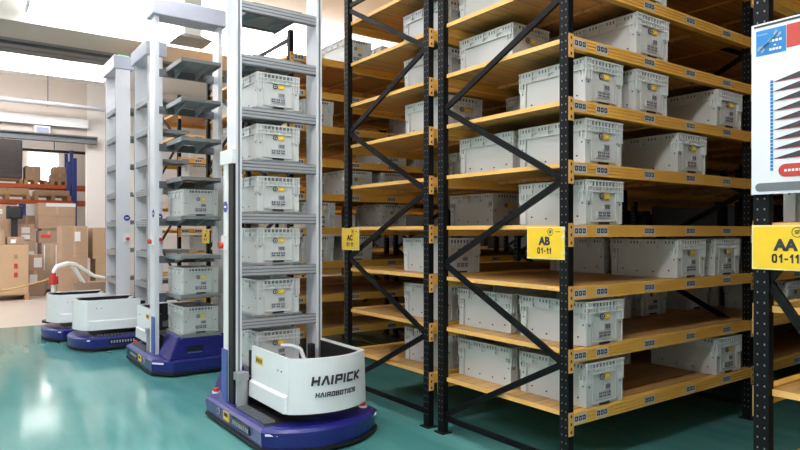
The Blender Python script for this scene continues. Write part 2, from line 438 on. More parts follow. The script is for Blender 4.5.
def tagmesh():
    def fn():
        b = MB().box(-.062, .062, -.0012, 0, -.027, .027); b.m = 1
        for k in range(3):
            b.box(-.054+.038*k, -.024+.038*k, -.0018, -.0012, -.015, .017)
        b.m = 0
        for k in range(3): b.box(-.045+.038*k, -.037+.038*k, -.0022, -.0018, -.006, .008)
        return b.mesh('location_label', [M['tag'], M['ink']])
    return cached('ltag', fn)
def deck_mesh(D):
    b = MB().box(.012, BAY-.012, -D/2+.037, D/2-.037, -.026, 0); b.m = 1
    for x in (.007, BAY-.012): b.box(x, x+.005, -D/2+.037, D/2-.037, -.030, .0005)
    b.m = 2
    for k in range(1, 4): b.box(BAY*k/4-.03, BAY*k/4+.03, -D/2+.037, D/2-.037, -.05, -.026)
    return b.mesh('shelf_board', [M['deck'], M['edge'], M['deck']])
UP = upright_mesh()
def rack(label, Y0, Y1, bays, lev, label_side=-1, zig=None, tags=True):
    t = thing('storage_rack', label, 'storage rack', (X0, (Y0+Y1)/2, 0), 0, 'black and orange storage racks')
    yc = (Y0+Y1)/2; ya, yb = Y0-yc, Y1-yc
    zig = zig or [(1, .14), (0, .75), (1, 1.34), (0, 1.93), (1, 2.56), (0, 3.11), (1, 3.76)]
    for k in range(bays+1):
        x = k*BAY
        for y in (ya, yb):
            o = link('upright', UP, t, (x, y, 0))
            if y == yb: o.rotation_euler = (0, 0, 0)
        for (a, za), (b_, zb) in zip(zig, zig[1:]):
            obj('brace', MB().bar((x, (yb-.02 if a else ya+.02), za), (x, (yb-.02 if b_ else ya+.02), zb), .022, .042), M['steel'], t)
        for z in (.12, RH-.1): obj('tie_bar', MB().bar((x, ya+.03, z), (x, yb-.03, z), .022, .04), M['steel'], t)
    L = round(BAY-.05, 4)
    dk = cached(('deck', round(Y1-Y0, 3)), lambda: deck_mesh(Y1-Y0))
    for k in range(bays):
        x = k*BAY
        for n in lev:
            z = .4*n
            for y, s in ((ya-.010, -1), (yb+.010, 1)):
                bm = link('beam', beam_mesh(L), t, (x+.025, y, z))
                for xx in (-.025, L+.025):
                    link('connector', connector_mesh(), bm, (xx, s*.0262, 0), 0 if s < 0 else PI)
                if tags and s == label_side and k < 2:
                    pos = [.066]+[c-X0-.075 for c in COLX] if k == 0 else [c-X0-.075 for c in COLX]
                    for px in pos: link('location_label', tagmesh(), bm, (px, s*.0266, 0), 0 if s < 0 else PI)
            link('shelf_board', dk, t, (x, 0, z+.04))
    return t
RK = {'AA': (0.80, 1.455), 'AB': (2.65, 3.88), 'R2': (4.065, 5.335), 'R3': (6.62, 7.86), 'R4': (8.10, 9.40), 'R5': (10.86, 12.1)}
rack('black and orange rack end carrying the tool poster and AA sign', *RK['AA'], 3, range(1, 10), 0, [(0, .5), (1, 1.36), (0, 2.15), (1, 2.95), (0, 3.7)], tags=False)  # further unseen bays added to block light from the aisle
rack('black and orange rack with the AB sign on its corner upright', *RK['AB'], 3, range(1, 10), -1)
rack('black rack standing back to back behind the AB rack', *RK['R2'], 3, range(1, 10), 1, tags=False)
rack('rack beyond the second aisle with number tags on its orange beams', *RK['R3'], 3, range(1, 10), -1)
rack('rack seen over the second robot, third row past the AB rack', *RK['R4'], 3, range(1, 10), 1, tags=False)
rack('last rack before the back wall, seen through the second robot', *RK['R5'], 3, range(1, 10), -1)

PL = {1: 'first', 2: 'second', 3: 'third', 4: 'fourth'}
def totes(rk, row, items, fmt, group, detail=True, bay=0):
    Y0, Y1 = RK[rk]
    for lv, c in items:
        y = (Y0-.038+.30) if row == 0 else (Y1+.01-.30)
        j = random.uniform(-.012, .012); jy = random.uniform(0, .015) if row == 0 else random.uniform(-.015, 0)
        make_tote((COLX[c-1]+j+bay*BAY, y+jy, .4*lv+.0412), 0, fmt.format(lv=ORD[lv], pl=PL[c]), group, detail)
totes('AB', 0, [(1, 1), (1, 4), (2, 1), (3, 3), (3, 4), (4, 1), (5, 1), (5, 3), (6, 1), (6, 2), (6, 4), (7, 2), (8, 2)],
      'grey tote on the AB rack\'s {lv} shelf, {pl} place from the AB corner, front row', 'totes on the AB rack')
totes('AB', 1, [(1, 1), (2, 1), (3, 3), (5, 1), (6, 2), (7, 1), (7, 2), (8, 1), (2, 3), (2, 4), (1, 3)],
      'grey tote on the AB rack\'s {lv} shelf, {pl} place from the AB corner, rear row', 'totes on the AB rack')
totes('AB', 1, [(l, c) for l in (1, 2, 3) for c in (1, 2, 3)],
      'shaded grey tote in the AB rack\'s second bay, {lv} shelf, {pl} place', 'totes in the second bay of the AB rack', False, 1)
totes('R2', 0, [(1, 1), (2, 1), (3, 1), (4, 2), (6, 1), (7, 1), (8, 1), (9, 1), (5, 2)],
      'grey tote on the rack behind the AB rack, {lv} shelf, {pl} place', 'totes on the rack behind the AB rack')
totes('R3', 0, [(9, 2), (9, 3), (7, 1), (6, 3), (6, 4), (5, 2), (5, 3), (4, 1), (4, 3), (3, 1), (3, 2), (7, 4)],
      'grey tote across the second aisle on the {lv} shelf, {pl} place from its corner', 'totes across the second aisle')
totes('R4', 1, [(4, 1), (5, 1), (7, 1), (3, 1), (2, 1), (8, 1)],
      'grey tote past the turned-away robot, {lv} shelf of its rack, {pl} place', 'totes on the third rack row', False)
totes('R5', 0, [(3, 1), (5, 1), (6, 1), (4, 2), (7, 1), (2, 1)],
      'grey tote on the last rack before the back wall, {lv} shelf, {pl} place', 'totes on the last rack', False)
make_tote((3.56, 1.14, 1.6412), 0, 'grey tote behind the gap between the poster and AA sign', 'totes on the AA rack')
totes('AB', 0, [(2, 2)], 'grey tote seen through the rack end below the AA sign, {lv} shelf', 'totes in the second bay of the AB rack', True, 1)

# ------------------------------------------------------------------ signs
def sign(letters, y0, label, flip=False):
    """yellow aisle sign flat against the rack end; local x runs toward -Y so the print reads from the lane"""
    W, H = .315, .212
    t = tag(obj('aisle_sign', MB().box(-.006, 0, -W/2, W/2, -H/2, H/2), M['signborder'], loc=(3.186, y0, 1.522)), label, 'sign', 'yellow aisle signs')
    obj('yellow_face', MB().box(-.0075, -.006, -W/2+.007, W/2-.007, -H/2+.007, H/2-.007), M['yellow'], t)
    R = Matrix(((0, 0, -1), (-1, 0, 0), (0, 1, 0))).to_4x4()
    def put(nm, me, x, z, m, off=.0085):
        me.materials.clear(); me.materials.append(m); me.transform(R)
        return link(nm, me, t, (-off, -x, z))
    put('aisle_letters', text_mesh(letters, .072, .0036), -.005, .010, M['ink'])
    nb = stroke_text('01-11', .034, .116, .0078, lambda q, z, dd: (-.0076-dd*.4, .064-q, z-.068), 0)
    obj('bay_numbers', nb, M['ink'], t)
    put('emblem_letters', text_mesh('SF', .024, .0006), .045, .072, M['ink'])
    ring = MB(); n = 24
    for i in range(n):
        a, b_ = 2*PI*i/n, 2*PI*(i+1)/n
        pts = [(r*math.cos(q), r*math.sin(q)) for r, q in ((.021, a), (.0245, a), (.0245, b_), (.021, b_))]
        ring.add([(-.0085, -p[0], p[1]) for p in pts], [(0, 1, 2, 3)])
    obj('emblem_ring', ring, M['ink'], t, loc=(0, -.045, .072))
    obj('small_print', MB().box(-.0082, -.0075, -.125, -.088, .071, .075), M['ink'], t)
    clip = MB()
    for z in (.09, .045, -.06): clip.bar((-.010, -W/2+.012, z-.008), (-.010, -W/2-.006, z+.008), .004, .01)
    obj('cable_tie', clip, M['white'], t)
    return t
sign('AB', 2.795, 'yellow AB 01-11 aisle sign on the corner upright')
sign('AA', 1.335, 'yellow AA 01-11 aisle sign under the tool poster')
sign('AC', 5.24, 'yellow aisle sign on the rack behind the AB rack')
sign('AD', 6.74, 'yellow aisle sign between tote and mast rungs of the first robot')
sign('AE', 9.42, 'yellow aisle sign beside the mast of the second robot')

# ------------------------------------------------------------------ poster
PX, PY, PZ0, PZ1, PW = 3.165, 1.487, 1.775, 2.59, .62
po = tag(obj('tool_poster', MB().box(0, .008, -PW, 0, 0, PZ1-PZ0), M['poster'], loc=(PX, PY, PZ0)), 'white tool poster hung on the rack end above the AA sign', 'poster')
def pbox(name, d0, d1, z0, z1, m, off=.001, parent=None):
    return obj(name, MB().box(-off-.0008, -off+.001, -d1, -d0, z0-PZ0, z1-PZ0), m, parent or po)
pbox('top_rail', .012, PW, 2.572, 2.582, M['pdark'])
pbox('blue_panel', .022, .155, 2.436, 2.556, M['pblue'])
pbox('red_panel', .158, .5, 2.45, 2.556, M['pred'])
wr = MB()
wr.bar((-.003, -.045, .69), (-.003, -.118, .752), .0016, .018, (1, 0, 0))
for (yy, zz, s) in ((-.118, .752, 1), (-.045, .69, -1)):
    n = 14
    for i in range(n):
        a0 = .9+s*0+(2*PI-1.3)*i/n+(PI*.22 if s > 0 else PI*1.22); a1 = a0+(2*PI-1.3)/n
        wr.add([(-.0035, yy-r*math.cos(a), zz+r*math.sin(a)) for r, a in ((.006, a0), (.017, a0), (.017, a1), (.006, a1))], [(0, 1, 2, 3)])
obj('wrench_picture', wr, M['psilver'], po)
tx = MB()
for i in range(4):
    tx.box(-.0042, -.003, -(.078+.016*i+.011), -(.078+.016*i), .716, .727)
    tx.box(-.0042, -.003, -(.083+.014*i+.010), -(.083+.014*i), .676, .687)
tx.box(-.0042, -.003, -.112, -.103, .697, .703)
obj('panel_lettering', tx, M['white'], po)
tx = MB()
for i in range(5): tx.box(-.0028, -.0018, -(.03+.009*i+.006), -(.03+.009*i), .758, .763)
obj('small_lettering', tx, M['psilver'], po)
sb = MB()
for i in range(26): sb.box(-.002, -.001, -.0985, -.0865, .535-.0165*(i+1)+.003, .535-.0165*i)
obj('blue_scale_strip', sb, M['pblue'], po)
zrow = 2.3005
for i in range(9):
    z = zrow-.0452*i-PZ0
    f = MB(); f.add([(-.0022, -.096, z), (-.0022, -.42, z), (-.0022, -.42, z+.09), (-.0022, -.24, z+.044)], [(0, 1, 2, 3)]); f.m = 1
    f.add([(-.0026, -.096, z-.001), (-.0026, -.42, z-.001), (-.0026, -.42, z+.002), (-.0026, -.2, z+.0025)], [(0, 1, 2, 3)])
    f.v = [(x, y, min(zz, z+.037)) for x, y, zz in f.v]
    obj('tool_picture', f, [M['pdark'], M['pred']], po)
def pill(name, d0, d1, z0, z1, m):
    b = MB(); r = (z1-z0)/2; zc = (z0+z1)/2-PZ0; pts = []
    for i in range(9): a = PI/2+PI*i/8; pts.append((-(d0+r)-r*math.cos(a), zc+r*math.sin(a)))
    for i in range(9): a = -PI/2+PI*i/8; pts.append((-(d1-r)-r*math.cos(a), zc+r*math.sin(a)))
    b.add([(-.0024, y, z) for y, z in pts], [tuple(range(len(pts)))])
    return obj(name, b, m, po)
pill('red_banner', .122, .45, 1.852, 1.912, M['pred'])
pill('grey_banner', .018, .5, 1.788, 1.828, M['pgrey'])
tx = MB()
for i in range(8): tx.box(-.0034, -.0024, -(.148+.016*i+.011), -(.148+.016*i), .101, .112)
obj('banner_lettering', tx, M['white'], po)

# ------------------------------------------------------------------ robot
LV = [.455+.437*k for k in range(8)]
def arc_y(x, hw, ys, bulge):         # front curve: y at x
    R = (hw*hw+bulge*bulge)/(2*bulge)
    return ys-(math.sqrt(max(R*R-x*x, 0))-(R-bulge))
def outline(hw, y_side, bulge, y_end, ch, inset=0.0, n=14):
    hw -= inset; y_end -= inset
    pts = []
    for i in range(n+1):
        x = -hw+2*hw*i/n
        pts.append((x, arc_y(x, hw, y_side, bulge)+inset))
    pts += [(hw, y_end-ch), (hw-ch*.9, y_end), (-hw+ch*.9, y_end), (-hw, y_end-ch)]
    return pts
def make_robot():
    t = thing('picking_robot', 'x', 'robot', (0, 0, 0), 0, 'tall tote picking robots')
    HW = .495
    base = obj('base', MB().prism(outline(HW, .24, .22, 1.62, .2, .012), .05, .165, outline(HW, .24, .22, 1.62, .2)).prism(outline(HW, .24, .22, 1.62, .2), .165, .185, outline(HW, .24, .22, 1.62, .2, .018)).prism(outline(HW, .24, .22, 1.62, .2, .03), .185, .192, outline(HW, .24, .22, 1.62, .2, .05)), M['blue'], t)
    obj('bumper', MB().prism(outline(HW, .24, .22, 1.62, .2, .0), .022, .05).prism(outline(HW, .24, .22, 1.62, .2, .05), .008, .022), [M['black']], base)
    # light strips at the corners
    for sx in (-1, 1):
        ls = MB()
        ls.bar((sx*.47, .222, .150), (sx*.40, .165, .150), .012, .016)
        obj('corner_light', ls, M['led'], base)
        ls = MB(); ls.bar((sx*.487, 1.43, .150), (sx*.40, 1.54, .150), .012, .016); obj('corner_light', ls, M['led'], base)
        b = MB(); b.cyl((sx*.40, .30 if sx > 0 else 1.42, .188), (sx*.40, .30 if sx > 0 else 1.42, .205), .035, 16); b.m = 1
        b.cyl((sx*.40, .30 if sx > 0 else 1.42, .205), (sx*.40, .30 if sx > 0 else 1.42, .235), .024, 16)
        obj('stop_button', b, [M['white'], M['red']], base)
        sp = MB().box(min(sx*.491, sx*.499), max(sx*.491, sx*.499), .45, .80, .085, .155)
        sp.m = 1
        for k in range(9): sp.box(min(sx*.499, sx*.5005), max(sx*.499, sx*.5005), .47+.035*k, .47+.035*k+.02, .10, .135)
        obj('side_panel', sp, [M['panel'], M['grey']], base)
        st = MB().box(min(sx*.491, sx*.4995), max(sx*.491, sx*.4995), .86, .98, .09, .158); st.m = 1
        st.box(min(sx*.4995, sx*.5005), max(sx*.4995, sx*.5005), .88, .96, .12, .15)
        obj('warning_sticker', st, [M['sticker'], M['ink']], base)
        st = MB().cyl((sx*.491, 1.10, .125), (sx*.4995, 1.10, .125), .03, 18); st.m = 1; st.cyl((sx*.4995, 1.10, .125), (sx*.5002, 1.10, .125), .02, 16)
        obj('round_mark', st, [M['grey'], M['blue']], base)
    vent = MB()
    for sx in (-1, 1):
        for k in range(13):
            y = .33+.042*k
            vent.m = 1; vent.box(min(sx*.345, sx*.44), max(sx*.345, sx*.44), y, y+.010, .19, .21)
    vent.m = 0; vent.box(-.44, .44, .28, .93, .186, .193)
    obj('vent_grille', vent, [M['black'], M['pgrey']], base)
    # rear raised housing
    hs = obj('rear_housing', MB().frustum((-.36, .36, 1.16, 1.605), .185, (-.26, .26, 1.22, 1.595), .435), M['blue'], t, bevel=.015)
    h = MB().box(-.02, .17, 1.590, 1.606, .235, .325); h.m = 1; h.box(-.01, .16, 1.598, 1.612, .245, .262)
    obj('rear_handle', h, [M['panel'], M['bluelight']], hs)
    obj('rear_cover', MB().box(-.30, .30, .93, 1.2, .19, .40), M['dark'], t)
    # white front housing : curved wall with side walls, open top
    def shell(hw, ys, bulge, yend, z0, z1, th):
        n = 20; o = []; i_ = []
        o.append((-hw, yend)); i_.append((-hw+th, yend))
        for k in range(n+1):
            x = -hw+2*hw*k/n; o.append((x, arc_y(x, hw, ys, bulge)))
            xi = -(hw-th)+2*(hw-th)*k/n; i_.append((xi, arc_y(xi, hw-th, ys, bulge*.97)+th))
        o.append((hw, yend)); i_.append((hw-th, yend))
        return o, i_
    b = MB()
    def wall(z0, z1, hw0, ys0, bu0, hw1, ys1, bu1, th=.022, yend=.90):
        o0, i0 = shell(hw0, ys0, bu0, yend, z0, z1, th); o1, i1 = shell(hw1, ys1, bu1, yend, z0, z1, th)
        n = len(o0)
        vs = [(x, y, z0) for x, y in o0]+[(x, y, z1) for x, y in o1]+[(x, y, z1) for x, y in i1]+[(x, y, z0) for x, y in i0]
        fs = []
        for k in range(n-1):
            for r in range(4):
                a, c = r*n, ((r+1) % 4)*n
                fs.append((a+k, a+k+1, c+k+1, c+k))
        fs += [(0, n, 2*n, 3*n), (n-1, 4*n-1, 3*n-1, 2*n-1)]
        b.add(vs, fs)
    wall(.27, .67, .345, .20, .12, .338, .21, .12, yend=.88)
    for sx in (-1, 1): b.add([(sx*.335, .21, .27), (sx*.366, .235, .27), (sx*.366, .88, .27), (sx*.335, .88, .27), (sx*.335, .21, .41), (sx*.362, .235, .385), (sx*.362, .88, .385), (sx*.335, .88, .41)], [(0, 3, 2, 1), (4, 5, 6, 7), (0, 1, 5, 4), (1, 2, 6, 5), (2, 3, 7, 6)])
    fh = obj('front_housing', b, M['shell'], t, loc=(.03, 0, 0)); fh.scale = (.965, 1, 1)
    obj('housing_liner', MB().box(-.312, -.306, .24, .87, .28, .655).box(.306, .312, .24, .87, .28, .655).prism([(-.30, .24), (-.2, .17), (0, .125), (.2, .17), (.30, .24)], .28, .30).add([(-.302, .245, .28), (-.2, .172, .28), (0, .132, .28), (.2, .172, .28), (.302, .245, .28), (-.302, .245, .655), (-.2, .172, .655), (0, .132, .655), (.2, .172, .655), (.302, .245, .655)], [(0, 1, 6, 5), (1, 2, 7, 6), (2, 3, 8, 7), (3, 4, 9, 8)]), M['black'], fh)
    R = (.342**2+.12**2)/(2*.12)
    def on_arc(zb, s0):
        def f(s, z, dd):
            a = (s+s0)/R
            return ((R+dd+.004)*math.sin(a), .20+(R-.12)-(R+dd+.004)*math.cos(a), zb+z)
        return f
    obj('brand_lettering', stroke_text('HAIPICK', .052, .43, .0165, on_arc(.482, -.20)), M['ink'], fh)
    obj('maker_lettering', stroke_text('HAIROBOTICS', .027, .35, .0078, on_arc(.392, -.17)), M['ink'], fh)
    for sx in (-1, 1):
        s = MB().box(min(sx*.336, sx*.342), max(sx*.336, sx*.342), .66, .80, .545, .605); s.m = 1
        for k in range(3): s.box(min(sx*.342, sx*.3435), max(sx*.342, sx*.3435), .675+.04*k, .70+.04*k, .56, .59)
        obj('caution_sticker', s, [M['sticker'], M['ink']], fh)
        for y in (.32, .38): obj('screw', MB().cyl((sx*.336, y, .56), (sx*.344, y, .56), .006, 8), M['dark'], fh)
    # mast
    for sx in (-1, 1):
        b = MB(); xa, xb = min(sx*.345, sx*.395), max(sx*.345, sx*.395)
        b.box(xa, xb, .97, 1.17, .19, 4.06); b.m = 1
        b.box(xa+.018, xb-.018, .966, .97, .2, 4.05)
        c = obj('mast_column', b, [M['alu'], M['aludark']], t)
        x0, x1 = (sx*.395, sx*.425)
        xb = sx*.425 if sx < 0 else sx*.396
        if sx < 0:
            obj('outer_rail', MB().box(min(x0, x1), max(x0, x1), 1.075, 1.17, .19, 2.15), M['white'], c)
            obj('drive_belt', MB().box(min(x0, sx*.418), max(x0, sx*.418), .975, 1.075, .19, 2.15), M['black'], c)
            obj('rail_cap', MB().box(min(x0, sx*.43), max(x0, sx*.43), .965, 1.25, 2.15, 2.27), M['white'], c, bevel=.006)
        obj('blue_side_cover', MB().box(min(xb, xb+sx*.01), max(xb, xb+sx*.01), 1.07, 1.19, .19, .62), M['bluelight'], c)
        r_ = MB().cyl((xb-sx*.001, 1.123, 1.8), (xb+sx*.003, 1.123, 1.8), .046, 20); r_.m = 1; r_.box(min(xb+sx*.003, xb+sx*.0045), max(xb+sx*.003, xb+sx*.0045), 1.10, 1.146, 1.792, 1.808)
        obj('round_badge', r_, [M['badge'], M['white']], c)
        e = MB().box(min(xb, xb+sx*.025), max(xb, xb+sx*.025), 1.09, 1.16, 1.44, 1.56); e.m = 1; e.cyl((xb+sx*.025, 1.125, 1.48), (xb+sx*.06, 1.125, 1.48), .026, 14)
        obj('emergency_button', e, [M['white'], M['red']], c)
        obj('motor', MB().cyl((sx*.37, .9, .19), (sx*.37, .9, .40), .045, 14).box(min(sx*.33, sx*.42), max(sx*.33, sx*.42), .86, .96, .40, .46), M['grey'], c)
    for k, z in enumerate(LV):
        b = MB().box(-.345, .345, .985, 1.02, z-.105, z-.02); b.m = 1
        for q in range(3): b.box(-.345, .345, .980, .985, z-.096+.027*q, z-.078+.027*q)
        obj('cross_bar', b, [M['aludark'], M['rung']], t)
        b = MB().box(-.225, .225, 1.02, 1.60, z-.014, z).box(-.225, -.217, 1.02, 1.60, z-.05, z-.014).box(.217, .225, 1.02, 1.60, z-.05, z-.014).box(-.225, .225, 1.592, 1.60, z-.035, z-.014)
        for sx in (-.12, .12):
            b.add([(sx-.01, 1.02, z-.014), (sx-.01, 1.5, z-.014), (sx-.01, 1.02, z-.11), (sx+.01, 1.02, z-.014), (sx+.01, 1.5, z-.014), (sx+.01, 1.02, z-.11)], [(0, 1, 2), (3, 5, 4), (0, 3, 4, 1), (1, 4, 5, 2), (2, 5, 3, 0)])
        obj('tray', b, M['tray'], t)
    cp = obj('top_cap', MB().box(-.43, .43, .93, 1.22, 4.06, 4.26), M['cap'], t, bevel=.012)
    obj('status_light', MB().box(-.36, .40, 1.0, 1.15, 4.26, 4.275), M['green'], cp)
    cg = obj('gripper_carriage', MB().box(-.29, .29, .45, .95, .42, .47).box(-.29, -.25, .90, .96, .42, .62).box(.25, .29, .90, .96, .42, .62), M['black'], t)
    a = MB()
    a.tube([(.10, .70, .50), (.08, .76, .62), (.02, .82, .645), (-.05, .86, .645)], .018, 10)
    obj('gripper_arm', a, M['alu'], cg)
    return t
ROB = make_robot()
robots = [
    ((2.315, 3.98, 0), 0, 'tall white and indigo robot beside the AB and AC racks, lettered front box, six totes'),
    ((2.33, 8.64, 0), PI, 'tall picking robot turned away behind the six-tote robot, with three totes'),
    ((1.33, 9.62, 0), -PI/2, 'low white robot box side-on behind the turned-away robot'),
    ((1.13, 10.66, 0), -PI/2, 'white robot next to the red-capped barrier post, last robot of the row'),
]
rob_objs = []
for i, (lc, rz, lb) in enumerate(robots):
    o = ROB if i == 0 else copy_tree(ROB)
    o.location = lc; o.rotation_euler = (0, 0, rz); o['label'] = lb; rob_objs.append(o)
    if i >= 2:       # the side-on robots show a plain front and no red deck knob
        for ch in list(o.children_recursive):
            if ch.name.split('.')[0] in ('brand_lettering', 'maker_lettering', 'caution_sticker', 'stop_button'): bpy.data.objects.remove(ch)
NUM = ['lowest', 'second', 'third', 'fourth', 'fifth', 'topmost']
for k in range(6):
    make_tote((2.315, 3.98+1.305, LV[k]+.0012), 0, 'grey tote on the six-tote robot, %s of its stack' % NUM[k], 'totes carried by robots')
for k, nm in ((0, 'lowest, on the indigo housing'), (1, 'second from the floor'), (3, 'topmost')):
    make_tote((2.33, 8.64-1.29, LV[k]+.0012), 0, 'grey tote on the turned-away robot, %s' % nm, 'totes carried by robots')

# ------------------------------------------------------------------ store room behind
def carton(x0, x1, y0, y1, z0, z1, label, m='card', group='cartons in the store room', extra=None, tape=True):
    t = tag(obj('carton', MB().box(-(x1-x0)/2, (x1-x0)/2, 0, y1-y0, 0, z1-z0), M[m], loc=((x0+x1)/2, y0, z0), bevel=.008), label, 'carton', group)
    w_, h_ = x1-x0, z1-z0
    if tape: obj('tape', MB().box(-.03, .03, -.0015, 0, h_*.55, h_-.01).box(-.03, .03, 0, y1-y0, h_-.001, h_+.0015), M['cardpale'] if m != 'cardpale' else M['card'], t)
    if extra:
        for (nm, a, b, c, d_, mm) in extra: obj(nm, MB().box(-w_/2+a*w_, -w_/2+b*w_, -.004, 0, c*h_, d_*h_), M[mm], t)
    return t
def pallet(x0, x1, y0, y1, z0, label, group='pallets in the store room'):
    t = thing('pallet', label, 'pallet', ((x0+x1)/2, y0, z0), 0, group); w_, d_ = x1-x0, y1-y0
    top = MB()
    for k in range(6): top.box(-w_/2, w_/2, d_*k/6+.01, d_*(k+1)/6-.01, .118, .14)
    obj('deck_boards', top, M['palwood'], t)
    for k in range(3):
        x = -w_/2+.05+(w_-.1)*k/2
        obj('bearer', MB().box(x-.05, x+.05, 0, d_, .02, .118).box(x-.05, x+.05, 0, d_, 0, .02), M['palwood'], t)
    return t
# floor stacks (lower to upper)
pallet(.1, 1.60, 17.0, 18.0, 0, 'wooden pallet under the large pale carton by the rope')
carton(.12, 1.58, 17.0, 17.95, .142, 1.28, 'large pale carton with dark side marks on a floor pallet', 'cardpale', extra=[('side_mark', .80, .85, .72, .80, 'cardshade'), ('side_mark', .80, .85, .52, .62, 'pred'), ('side_mark', .80, .85, .34, .44, 'pred'), ('edge_seam', .28, .285, .02, .98, 'cardshade')])
pallet(2.14, 2.68, 16.1, 16.9, 0, 'wooden pallet under the tall carton with white label')
carton(2.14, 2.68, 16.1, 16.85, .142, 1.71, 'tall brown carton with white paper label behind the last robot', 'card', extra=[('paper_label', .50, .72, .78, .92, 'white'), ('edge_seam', .0, 1, .60, .604, 'cardshade'), ('edge_seam', 0, 1, .36, .364, 'cardshade')])
pallet(2.86, 3.46, 16.2, 16.9, 0, 'wooden pallet under two stacked cartons by the white wall')
carton(2.86, 3.46, 16.2, 16.85, .142, .95, 'lower carton of two beside the white wall', 'cardpale')
carton(2.80, 3.36, 16.2, 16.8, .952, 1.68, 'upper carton of two beside the white wall, with paper sheet', 'cardpale', extra=[('paper_label', .55, .9, .25, .62, 'white'), ('dark_print', .62, .82, .55, .68, 'ink')])
pallet(.75, 1.75, 18.9, 19.7, 0, 'wooden pallet under three cartons in the store room')
carton(.80, 1.70, 18.9, 19.65, .142, .85, 'carton on the floor pallet under the printed carton', 'cardshade')
carton(.78, 1.35, 18.9, 19.65, .852, 1.62, 'printed carton with white label above the pale carton', 'card', extra=[('paper_label', .10, .32, .35, .75, 'white')])
carton(.80, 1.35, 18.95, 19.6, 1.622, 2.28, 'upper carton under the orange beam, white strip on top', 'card', extra=[('paper_label', .1, .7, .62, .82, 'white')])
carton(1.42, 1.92, 18.6, 18.88, .002, .9, 'slim carton standing on the floor between wrapped stacks', 'cardshade', extra=[('paper_label', .2, .8, .6, .85, 'white')])
carton(1.42, 1.88, 18.6, 18.88, .902, 1.35, 'small carton with two white labels on the slim carton', 'card', extra=[('paper_label', .05, .5, .3, .6, 'white'), ('paper_label', .55, .95, .1, .4, 'white')])
carton(1.45, 1.86, 18.6, 18.88, 1.352, 1.78, 'small carton on top of the slim column, white labels', 'card', extra=[('paper_label', .3, .75, .45, .8, 'white'), ('paper_label', .3, .75, .1, .35, 'white')])
pallet(1.98, 2.9, 18.2, 18.9, 0, 'wooden pallet under the film-wrapped stack')
carton(1.98, 2.42, 18.2, 18.9, .142, 1.30, 'film-wrapped carton with white ties beside the tall carton', 'film', extra=[('tie_strip', .1, .16, .05, .95, 'white'), ('tie_strip', .7, .76, .05, .95, 'white')])
carton(2.44, 3.0, 18.2, 18.9, .142, 1.62, 'film-wrapped carton half hidden behind the tall labelled carton', 'film')
carton(1.92, 2.36, 18.25, 18.85, 1.302, 1.60, 'small red-brown carton on the film-wrapped carton', 'cardshade', extra=[('red_band', .1, .6, .4, .7, 'red')])
carton(2.05, 3.05, 18.95, 19.8, .002, 1.66, 'wide brown carton bearing the film-topped carton', 'cardshade')
carton(1.98, 2.86, 18.95, 19.75, 1.662, 2.34, 'wide carton with loose white film under the orange beam', 'card', extra=[('film_flap', .2, 1.0, .86, 1.0, 'white'), ('crease', 0, 1, .48, .5, 'cardshade')])
pallet(1.42, 1.9, 20.5, 21.2, 0, 'wooden pallet under the blue-cornered carton')
carton(1.42, 1.9, 20.5, 21.1, .142, 2.0, 'tall carton beneath the blue carton in the store room', 'cardshade')
carton(1.62, 2.0, 19.95, 20.4, 2.02, 2.34, 'blue and white carton under the orange beam', 'white', extra=[('blue_side', 0, .45, 0, 1, 'prblue')], tape=False)
carton(1.62, 2.0, 19.95, 20.4, .002, 2.018, 'tall plain carton holding up the blue and white carton', 'cardshade')
for x0, x1, z0, z1, y0, lb, mm, ex in (
    (.25, .62, 1.282, 1.52, 17.05, 'flat small carton on the large pale floor carton', 'cardshade', [('paper_label', .3, .7, .3, .7, 'white')]),
    (.66, 1.10, 1.282, 1.62, 17.1, 'small carton with wide white label on the large pale carton', 'card', [('paper_label', .1, .75, .5, .85, 'white')]),
    (1.16, 1.50, 1.282, 1.46, 17.08, 'low carton at the edge of the large pale carton', 'cardshade', [('paper_label', .2, .5, .2, .7, 'white')]),
    (1.60, 2.02, .002, .62, 17.9, 'carton on the floor beside the large pale carton pallet', 'cardshade', [('paper_label', .2, .6, .5, .85, 'white')]),
    (1.64, 1.98, .622, 1.02, 17.9, 'white-labelled carton stacked beside the large pale carton', 'card', [('paper_label', .4, .9, .2, .8, 'white')])):
    carton(x0, x1, y0, y0+.5 if z0 > 1 else y0+.28, z0, z1, lb, mm, extra=ex)
m_ = thing('machine_stand', 'black post with bulky dark head among the cartons', 'stand', (1.40, 18.36, 0))
obj('foot', MB().cyl((0, 0, 0), (0, 0, .05), .22, 18), M['dark'], m_); obj('post', MB().box(-.07, .07, -.05, .05, .05, 1.9), M['dark'], m_)
obj('head', MB().box(-.17, .17, -.12, .12, 1.9, 2.22).cyl((0, -.14, 2.05), (0, .14, 2.05), .15, 16), M['dark'], m_, bevel=.02)

def pallet_rack(label, xs, y0, y1, zs, top):
    t = thing('pallet_rack', label, 'pallet rack', (0, y0, 0), 0, 'blue and orange pallet racks'); D = y1-y0
    for x in xs:
        for y in (0, D):
            mb = MB().box(x-.05, x+.05, y-.04, y+.04, 0, top); mb.box(x-.08, x+.08, y-.07, y+.07, 0, .01)
            obj('upright', mb, M['prblue'], t)
        br = MB(); z = .3; s = 0
        while z+.6 < top:
            br.bar((x, .04 if s else D-.04, z), (x, D-.04 if s else .04, z+.6), .03, .04); z += .6; s ^= 1
        obj('brace', br, M['prblue'], t)
    for a, b in zip(xs, xs[1:]):
        for z in zs:
            for y in (0, D): obj('beam', MB().box(a+.05, b-.05, y-.03, y+.03, z-.06, z+.06), M['prorange'], t)
    return t
pallet_rack('blue and orange pallet rack with low loads, lower beam line', (-.9, 3.07, 6.0), 20.0+.5, 21.6, (2.42,), 3.72)
